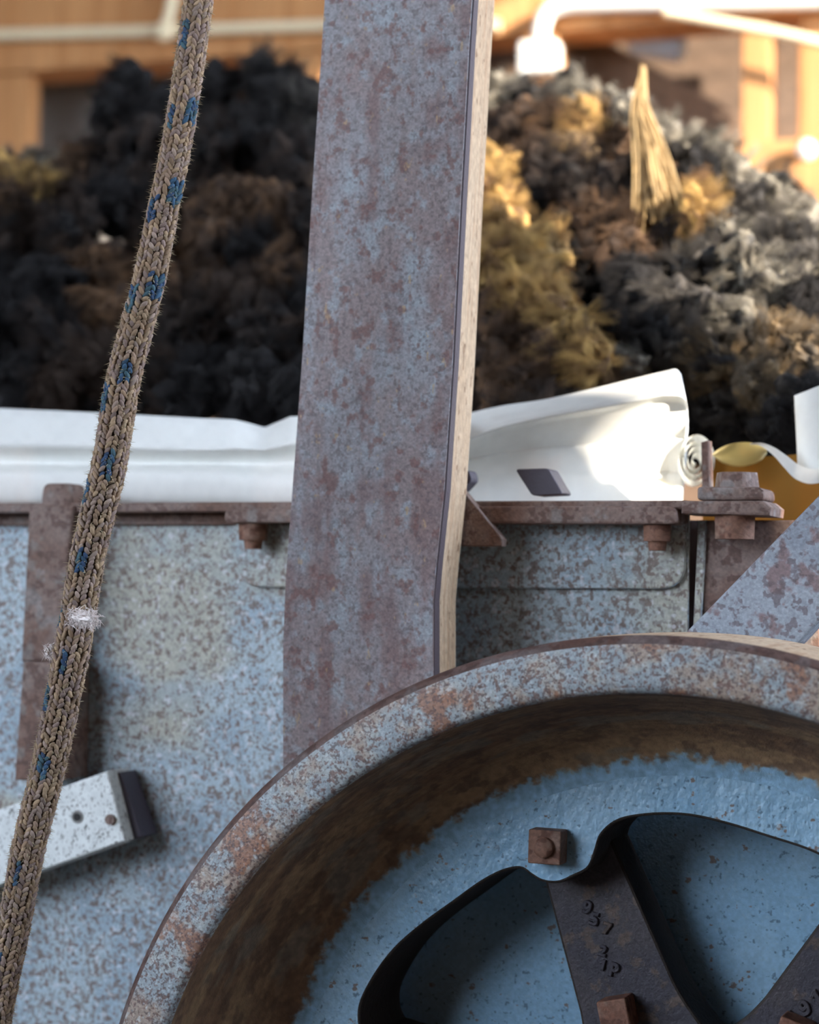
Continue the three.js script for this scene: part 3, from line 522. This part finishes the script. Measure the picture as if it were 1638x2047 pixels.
// ------------------------------------------------------------------ white pack cloth and yellow strip
{
  const cloth = thing('white_pack_cloth', 'folded white woven pack cloth lining the top of the press', 'cloth');
  const prof = [[1014, -0.276], [1000, -0.268], [975, -0.264], [950, -0.265], [938, -0.272], [932, -0.282], [926, -0.288], [912, -0.284], [896, -0.274], [888, -0.273], [880, -0.276], [860, -0.286], [838, -0.300], [826, -0.316], [822, -0.335], [828, -0.36], [850, -0.39], [900, -0.41]];
  const pc = smoothPoly(prof.map(([y, z]) => [y, z * 1000])), top = [[-400, -8], [0, -6], [200, 3], [400, 14], [470, 16], [505, 24], [530, 30], [552, 20], [580, 8], [700, 4], [900, 10]];
  const noise = new ImprovedNoise();
  obj('folded_cuff', grid(220, 70, (u, v) => {
    const px = -400 + u * 1300, p = pc(v), k = sstep(0.25, 0.75, v), y = p.x + poly(top, px) * k + (px < 420 ? 0 : sstep(420, 560, px) * 16 * Math.sin(v * 9) * (1 - v));
    const w = noise.noise(px * 0.012, v * 5, 3.1) * 0.004 * k;
    return at(px, y, p.y / 1000 + w - 0.008);
  }, [1.0, 0.22]), M.cloth, cloth);
  // flap that stands up beyond the upright bar
  const T = smoothPoly([[880, 842], [930, 828], [1000, 812], [1090, 798], [1180, 778], [1270, 756], [1330, 742], [1352, 738], [1362, 748]]);
  const H = smoothPoly([[880, 905], [930, 884], [1000, 858], [1090, 838], [1180, 822], [1270, 806], [1330, 794], [1368, 800], [1376, 830]]);
  const Mi = smoothPoly([[880, 940], [930, 930], [1000, 920], [1090, 912], [1180, 908], [1270, 902], [1330, 896], [1366, 895], [1374, 896]]);
  const B = smoothPoly([[880, 1006], [930, 1008], [1000, 1010], [1090, 1014], [1180, 1018], [1270, 1020], [1330, 1020], [1358, 1020], [1364, 1020]]);
  const zrow = [[0, -0.372], [0.12, -0.352], [0.26, -0.335], [0.32, -0.333], [0.36, -0.345], [0.6, -0.362], [0.8, -0.34], [1, -0.292]];
  obj('standing_flap', grid(120, 60, (u, v) => {
    const r = v * 3, i = Math.min(2, Math.floor(r)), f = r - i, rows = [T, H, Mi, B].map((c) => c(u));
    const c = new THREE.CatmullRomCurve3(rows).getPoint(v);
    const z = poly(zrow, v) - 0.062 * sstep(0.35, 0.8, u) * sstep(0.5, 0.95, v) - 0.03 * Math.pow(u, 3) * (1 - v) + 0.02 * sstep(0.93, 1, u) * -1 + noise.noise(u * 6, v * 4, 1.7) * 0.003;
    return at(c.x, c.y, z);
  }, [0.4, 0.2]), M.cloth, cloth);
  // rolled end of the cloth
  const ro = at(1392, 918, -0.374), pts = [];
  for (let i = 0; i <= 120; i++) { const a = -0.5 + i / 120 * 24, r = 0.0215 - 0.0185 * i / 120; pts.push([Math.cos(a) * r * 0.72, Math.sin(a) * r]); }
  obj('rolled_end', grid(120, 6, (u, v) => { const p = pts[Math.round(u * 120)]; return V(ro.x + p[0] - v * 0.004, ro.y + p[1] - v * 0.004, ro.z - v * 0.012); }, [0.2, 0.05]), M.cloth, cloth);
}
{
  const ys = thing('yellow_strip', 'curling pale yellow cloth strip over an amber sheet', 'cloth');
  const front = smoothPoly([[1424, 908], [1438, 897], [1458, 888], [1482, 884], [1504, 885], [1522, 891], [1534, 898]]);
  obj('wavy_strip', grid(60, 10, (u, v) => { const p = front(u), hump = Math.sin(u * Math.PI); return at(p.x + 8 * v * (1 - u), p.y + v * (8 + 40 * hump), -0.335 - v * 0.05); }, [0.2, 0.03]), M.yellowCloth, ys);
  const wb = smoothPoly([[1500, 886], [1522, 885], [1548, 894], [1572, 910], [1596, 928], [1624, 938], [1660, 934], [1720, 920]]);
  obj('white_band', grid(60, 8, (u, v) => { const p = wb(u); return at(p.x - 10 * v * u, p.y + v * (3 + 26 * sstep(0, 0.6, u)), -0.328 - 0.006 * v); }, [0.2, 0.03]), M.cloth, ys);
  obj('amber_sheet', grid(20, 20, (u, v) => at(1405 + u * 400, 900 + v * 260 + (1 - v) * 12 * Math.sin(u * 5), -0.395 + 0.01 * Math.sin(u * 6 + v * 2)), [0.2, 0.1]), M.amber, ys);
  obj('curled_loop', grid(40, 24, (u, v) => { const a = -0.9 + u * 3.6; return at(1648 - Math.cos(a) * (60 - 8 * v), lerp(767 + 24 * Math.max(0, Math.cos(a)), 950, v), -0.362 + Math.sin(a) * 0.024); }, [0.1, 0.08]), M.cloth, ys);
}

// ------------------------------------------------------------------ wool heap
{
  const noise = new ImprovedNoise(), rnd = rng(77);
  const lin = (c) => new THREE.Color().setRGB(c[0] / 255, c[1] / 255, c[2] / 255, THREE.SRGBColorSpace);
  const PAL = { k: [17, 15, 17], b: [48, 36, 29], n: [96, 71, 49], g: [190, 154, 92], t: [126, 104, 74], y: [142, 135, 122], d: [32, 30, 31], s: [80, 75, 70] };  // y and s paled so rear wool carries rim light in its colour
  const woolMat = mat({ vertexColors: true, roughness: 1 });
  const zAt = (py) => poly([[60, -1.05], [150, -0.98], [300, -0.86], [500, -0.70], [700, -0.55], [850, -0.46]], py);
  const lockBase = (() => { // a curled lock of fibres
    const p = [], r = rng(3);
    for (let f = 0; f < 26; f++) {
      const a = r() * 6.28, sp = 0.14 + r() * 0.18, ph = r() * 6.28, wob = 0.05 + r() * 0.07, L = 0.7 + r() * 0.5;
      let prev = null;
      for (let i = 0; i <= 7; i++) {
        const t = i / 7, x = Math.cos(a) * sp * (0.35 + 0.65 * t) + Math.sin(t * 9 + ph) * wob * t + 0.35 * t * t, y = Math.sin(a) * sp * (0.35 + 0.65 * t) + Math.cos(t * 8 + ph) * wob * t, z = t * L - 0.12, w = 0.013 * (1 - t * 0.75);
        const c = [V(x + w, y, z), V(x - 0.5 * w, y + 0.87 * w, z), V(x - 0.5 * w, y - 0.87 * w, z)];
        if (prev) for (let k = 0; k < 3; k++) { const m = (k + 1) % 3; for (const v of [prev[k], prev[m], c[m], prev[k], c[m], c[k]]) p.push(v.x, v.y, v.z); }
        prev = c;
      }
    }
    const g = new THREE.BufferGeometry(); g.setAttribute('position', new THREE.Float32BufferAttribute(p, 3)); g.computeVertexNormals(); return g;
  })();
  function fleece(label, lumps, seed, lockScale = 1, lockN = 1) {
    const F = thing('wool_fleece', label, 'wool', undefined), geos = [], locks = [], rr = rng(seed);
    for (const [px, py, rp, pal, tip, dz = 0] of lumps) {
      const z = zAt(py) + dz, c = at(px, py, z), R = rp * (EYE.z - z) / FPX * 0.98, base = lin(PAL[pal]), tc = lin(PAL[tip]);
      const g = mergeVertices(new THREE.IcosahedronGeometry(1, 15).deleteAttribute('uv').deleteAttribute('normal')), p = g.attributes.position, col = new Float32Array(p.count * 3), sx = 0.9 + rr() * 0.45, sy = 0.72 + rr() * 0.3, o = rr() * 50, q = V(), rot = new THREE.Quaternion().setFromEuler(new THREE.Euler((rr() - 0.5) * 1.2, (rr() - 0.5) * 1.2, rr() * 3.14));
      const wind = rr() * 6.28;
      for (let i = 0; i < p.count; i++) {
        q.fromBufferAttribute(p, i);
        const n1 = noise.noise(q.x * 1.6 + o, q.y * 1.6, q.z * 1.6 + px), wv = 0.5 * noise.noise(q.x * 3 + o, q.y * 3 + 7, q.z * 3);
        const st = q.x * Math.cos(wind) + q.y * Math.sin(wind);
        const n2 = 1 - Math.abs(noise.noise(q.x * 4 + wv + o, q.y * 4 + wv, q.z * 4)) * 2, n3 = 1 - Math.abs(noise.noise(q.x * 9 + st * 2 + wv * 3, q.y * 9 + o, q.z * 9)) * 2;
        const h = 0.70 + 0.50 * n1 + 0.19 * n2 + 0.09 * n3;
        const tone = clamp(0.28 + 1.0 * noise.noise(q.x * 2.2 + o * 2, q.y * 2.2 + 3, q.z * 2.2) + 0.32 * n2 * n3, 0, 1), kk = 0.8 + 0.4 * rr();
        col[i * 3] = lerp(base.r, tc.r, tone) * kk; col[i * 3 + 1] = lerp(base.g, tc.g, tone) * kk; col[i * 3 + 2] = lerp(base.b, tc.b, tone) * kk;
        q.set(q.x * R * h * sx, q.y * R * h * sy, q.z * R * h * 0.9).applyQuaternion(rot); p.setXYZ(i, c.x + q.x, c.y + q.y, c.z + q.z);
      }
      g.setAttribute('color', new THREE.BufferAttribute(col, 3)); g.computeVertexNormals(); geos.push(g);
      const nL = Math.round(150 * lockN * Math.max(0.5, rp / 60)), nr = g.attributes.normal;
      for (let j = 0; j < nL; j++) { const i = Math.floor(rr() * p.count); if (nr.getZ(i) < -0.35) continue; locks.push([V(p.getX(i), p.getY(i), p.getZ(i)), V(nr.getX(i), nr.getY(i), nr.getZ(i)), new THREE.Color(col[i * 3], col[i * 3 + 1], col[i * 3 + 2]), wind]); }
    }
    const body = obj('fleece_body', mergeGeometries(geos), woolMat, F);
    const im = shade(new THREE.InstancedMesh(lockBase, mat({ color: 0xffffff, roughness: 1 }), locks.length)); im.name = 'wool_lock'; im.userData.kind = 'stuff';
    const m = new THREE.Matrix4();
    locks.forEach(([P, N, C, wind], i) => {
      const d = N.clone().multiplyScalar(0.75).add(V(Math.cos(wind) + (rr() - 0.5), Math.sin(wind) * 0.6 - 0.2 + (rr() - 0.5), 0.3 * (rr() - 0.3))).normalize();
      const a = d.clone().cross(V(rr() - 0.5, rr() - 0.5, rr() - 0.5)).normalize(), b = d.clone().cross(a), S = (0.012 + rr() * 0.018) * lockScale;
      m.makeBasis(a.multiplyScalar(S * 0.8), b.multiplyScalar(S * 0.8), d.multiplyScalar(S)); m.setPosition(P.clone().addScaledVector(N, -0.002));
      im.setMatrixAt(i, m); const k = 0.85 + rr() * 0.5; im.setColorAt(i, C.clone().multiplyScalar(k));
    });
    F.add(im);
    return F;
  }
  // black and dark brown fleece left of the upright
  const A = [[265, 165, 52, 'k', 'd'], [235, 225, 60, 'k', 'd'], [330, 230, 85, 'k', 'k'], [430, 190, 70, 'k', 'd'], [520, 150, 48, 'd', 's'], [570, 190, 70, 'k', 'd'], [620, 240, 90, 'k', 's'], [520, 270, 95, 'k', 'd'], [420, 310, 100, 'k', 'b'], [300, 320, 90, 'k', 'b'], [220, 320, 62, 'k', 'b'], [170, 340, 50, 'b', 'n'], [120, 390, 62, 'b', 'b'], [600, 340, 80, 'k', 'b'], [560, 430, 80, 'b', 'n'], [450, 430, 85, 'b', 'n'], [350, 430, 80, 'k', 'b'], [240, 420, 80, 'k', 'k'], [150, 460, 75, 'k', 'b'], [40, 450, 80, 'b', 'k'], [200, 540, 70, 'b', 'n'], [250, 620, 62, 'n', 'b'], [320, 560, 80, 'b', 'n'], [420, 520, 85, 'b', 'n'], [500, 520, 70, 'k', 'k'], [570, 560, 75, 'b', 'n'], [470, 620, 85, 'b', 'b'], [390, 660, 80, 'k', 'b'], [560, 670, 85, 'k', 'b'], [100, 570, 90, 'k', 'k'], [30, 640, 90, 'k', 'k'], [130, 690, 80, 'k', 'b'], [210, 740, 62, 'b', 'b'], [120, 770, 60, 'b', 'b'], [30, 770, 60, 'k', 'd'], [300, 760, 66, 'b', 'k'], [400, 780, 70, 'k', 'k'], [500, 770, 80, 'k', 'd'], [590, 790, 70, 'k', 'k'], [640, 450, 80, 'k', 'b'], [650, 620, 90, 'k', 'k'], [-60, 560, 90, 'k', 'k'], [-70, 720, 90, 'k', 'k'], [-60, 430, 80, 'k', 'b'], [100, 640, 190, 'k', 'k', -0.3], [-40, 560, 170, 'k', 'k', -0.25], [350, 620, 190, 'k', 'k', -0.3], [560, 600, 190, 'k', 'k', -0.3], [400, 400, 170, 'k', 'k', -0.25], [150, 800, 120, 'k', 'k', -0.2], [350, 810, 120, 'k', 'k', -0.2], [550, 810, 120, 'k', 'k', -0.2]];
  fleece('black and dark brown wool fleece heaped behind the rope', A, 101);
  const A2 = [[25, 350, 55, 'n', 'g', 0.03], [70, 380, 42, 'b', 'g', 0.05], [-40, 380, 60, 'b', 'g', 0.02], [10, 400, 45, 'k', 'n', 0.06]];
  fleece('small yellowish brown fleece lump in front of the grey stuff', A2, 102, 0.9);
  const A3 = [[110, 330, 36, 's', 'y', -0.12], [60, 320, 30, 's', 'y', -0.12], [150, 322, 28, 'd', 'y', -0.12], [20, 330, 34, 's', 'y', -0.12]];
  fleece('pale grey fleece lump beneath the leaning grey sheet', A3, 103, 0.7);
  // golden-tipped brown fleece right of the upright
  const B = [[1010, 260, 62, 'b', 'b'], [1060, 250, 62, 'b', 'n'], [1120, 280, 70, 'b', 'n'], [1180, 260, 52, 'n', 'g', 0.03], [1150, 310, 52, 'b', 't', 0.03], [1230, 300, 66, 'b', 'n'], [1000, 330, 52, 'n', 'g', 0.03], [1070, 350, 70, 'b', 'b'], [985, 410, 62, 'n', 'g', 0.05], [1020, 470, 62, 'n', 'g', 0.05], [1075, 500, 52, 'n', 'g', 0.06], [1105, 510, 34, 't', 'g', 0.07], [980, 530, 62, 'n', 'g', 0.04], [1140, 380, 80, 'k', 'b'], [1230, 390, 80, 'k', 'b'], [1290, 350, 62, 'b', 'n'], [1310, 420, 62, 'k', 'b'], [1380, 390, 46, 'n', 'g', 0.04], [1390, 430, 42, 'n', 'g', 0.05], [1350, 470, 55, 'k', 'b'], [1210, 460, 56, 'b', 'n', 0.02], [1250, 510, 52, 'b', 'n', 0.02], [1150, 480, 62, 'k', 'k', -0.03], [1180, 560, 70, 'k', 'k', -0.03], [1270, 560, 62, 'k', 'k'], [1060, 600, 60, 'n', 'g', 0.05], [1110, 620, 56, 'n', 'g', 0.05], [1000, 620, 60, 'b', 'n'], [1140, 680, 58, 'b', 'g', 0.04], [1190, 720, 52, 'n', 'g', 0.05], [1080, 690, 70, 'b', 'n'], [990, 700, 70, 'b', 'n'], [1010, 780, 62, 'b', 'n', 0.02], [1110, 760, 60, 'b', 'n', 0.02], [1200, 770, 50, 'b', 'n'], [920, 640, 80, 'k', 'b'], [920, 480, 80, 'b', 'n'], [930, 330, 70, 'b', 'b'], [920, 770, 80, 'b', 'b'], [1240, 640, 62, 'k', 'k', -0.02], [1010, 860, 60, 'k', 'b'], [1110, 850, 60, 'k', 'b'], [1200, 850, 60, 'k', 'b'], [1000, 600, 190, 'k', 'k', -0.3], [1180, 560, 190, 'k', 'k', -0.3], [1080, 420, 150, 'k', 'k', -0.25]];
  const golden = fleece('brown wool fleece with golden tips beside the upright bar', B, 104);
  // grey fleece behind and to its side, rim light put into its paler tips
  const C = [[1000, 200, 72, 'd', 'y', -0.12], [1080, 222, 60, 'd', 's', -0.12], [1140, 180, 52, 'd', 'y', -0.12], [1200, 220, 62, 'd', 'y', -0.1], [1270, 240, 62, 's', 'y', -0.08], [1330, 290, 62, 's', 'y', -0.08], [1400, 320, 66, 'd', 'y', -0.08], [1380, 370, 70, 'k', 'd', -0.05], [1460, 370, 62, 's', 'y', -0.08], [1480, 430, 66, 'd', 's', -0.02], [1550, 410, 60, 'd', 'y', -0.06], [1600, 460, 62, 's', 'y', -0.08], [1650, 520, 70, 'd', 'y', -0.08], [1580, 500, 66, 'd', 's'], [1450, 500, 60, 'd', 'y'], [1400, 540, 62, 'd', 's'], [1500, 560, 70, 'd', 'y'], [1560, 600, 60, 'd', 'y'], [1630, 620, 80, 'k', 'd'], [1350, 620, 66, 'd', 's'], [1420, 640, 62, 'd', 's'], [1490, 660, 66, 'd', 'y'], [1560, 690, 66, 's', 't'], [1640, 720, 70, 's', 't'], [1290, 680, 60, 'k', 'd'], [1370, 710, 60, 'd', 's'], [1440, 740, 60, 'd', 't'], [1520, 770, 62, 's', 't'], [1600, 800, 66, 'd', 's'], [1260, 740, 46, 'd', 'y'], [1400, 800, 60, 'k', 's', -0.06], [1480, 830, 62, 'd', 's', -0.05], [1330, 790, 60, 'k', 'd', -0.06], [1560, 880, 70, 'k', 'd'], [1430, 880, 66, 'k', 'd', -0.1], [1650, 860, 80, 'k', 'd'], [920, 210, 70, 'd', 'y', -0.1], [840, 220, 70, 'd', 's', -0.1], [760, 230, 70, 'd', 's', -0.1], [1420, 620, 190, 'k', 'k', -0.3], [1560, 760, 170, 'k', 'k', -0.3]];
  fleece('grey brown wool fleece draped over the heap beside the yellow strip', C, 105, 0.85);
  // one upright golden lock
  const lp = [];
  { const cv = new THREE.CatmullRomCurve3([at(1312, 450, -0.72), at(1298, 340, -0.77), at(1284, 260, -0.8), at(1276, 200, -0.83), at(1286, 130, -0.86)]), r2 = rng(8), gg = [];
    for (let i = 0; i < 170; i++) { const o = V((r2() - 0.42) * 0.046, (r2() - 0.5) * 0.06, (r2() - 0.5) * 0.03), e = 0.5 + 0.5 * r2(); gg.push(new THREE.TubeGeometry(new THREE.CatmullRomCurve3([0, 0.25, 0.5, 0.75, 1].map((t) => cv.getPoint(t * e).addScaledVector(o, (1 - t) * 1 + 0.08).add(V(noise.noise(t * 4, i * 3.1, 0) * 0.004, 0, noise.noise(t * 4, i * 3.1, 5) * 0.004)))), 10, 0.0009, 4, false)); }
    obj('golden_lock', gg, mat({ color: 0xa88e66, roughness: 1 }), golden).userData.label = 'single golden lock standing up from the heap'; }
}

renderer.render(scene, camera);
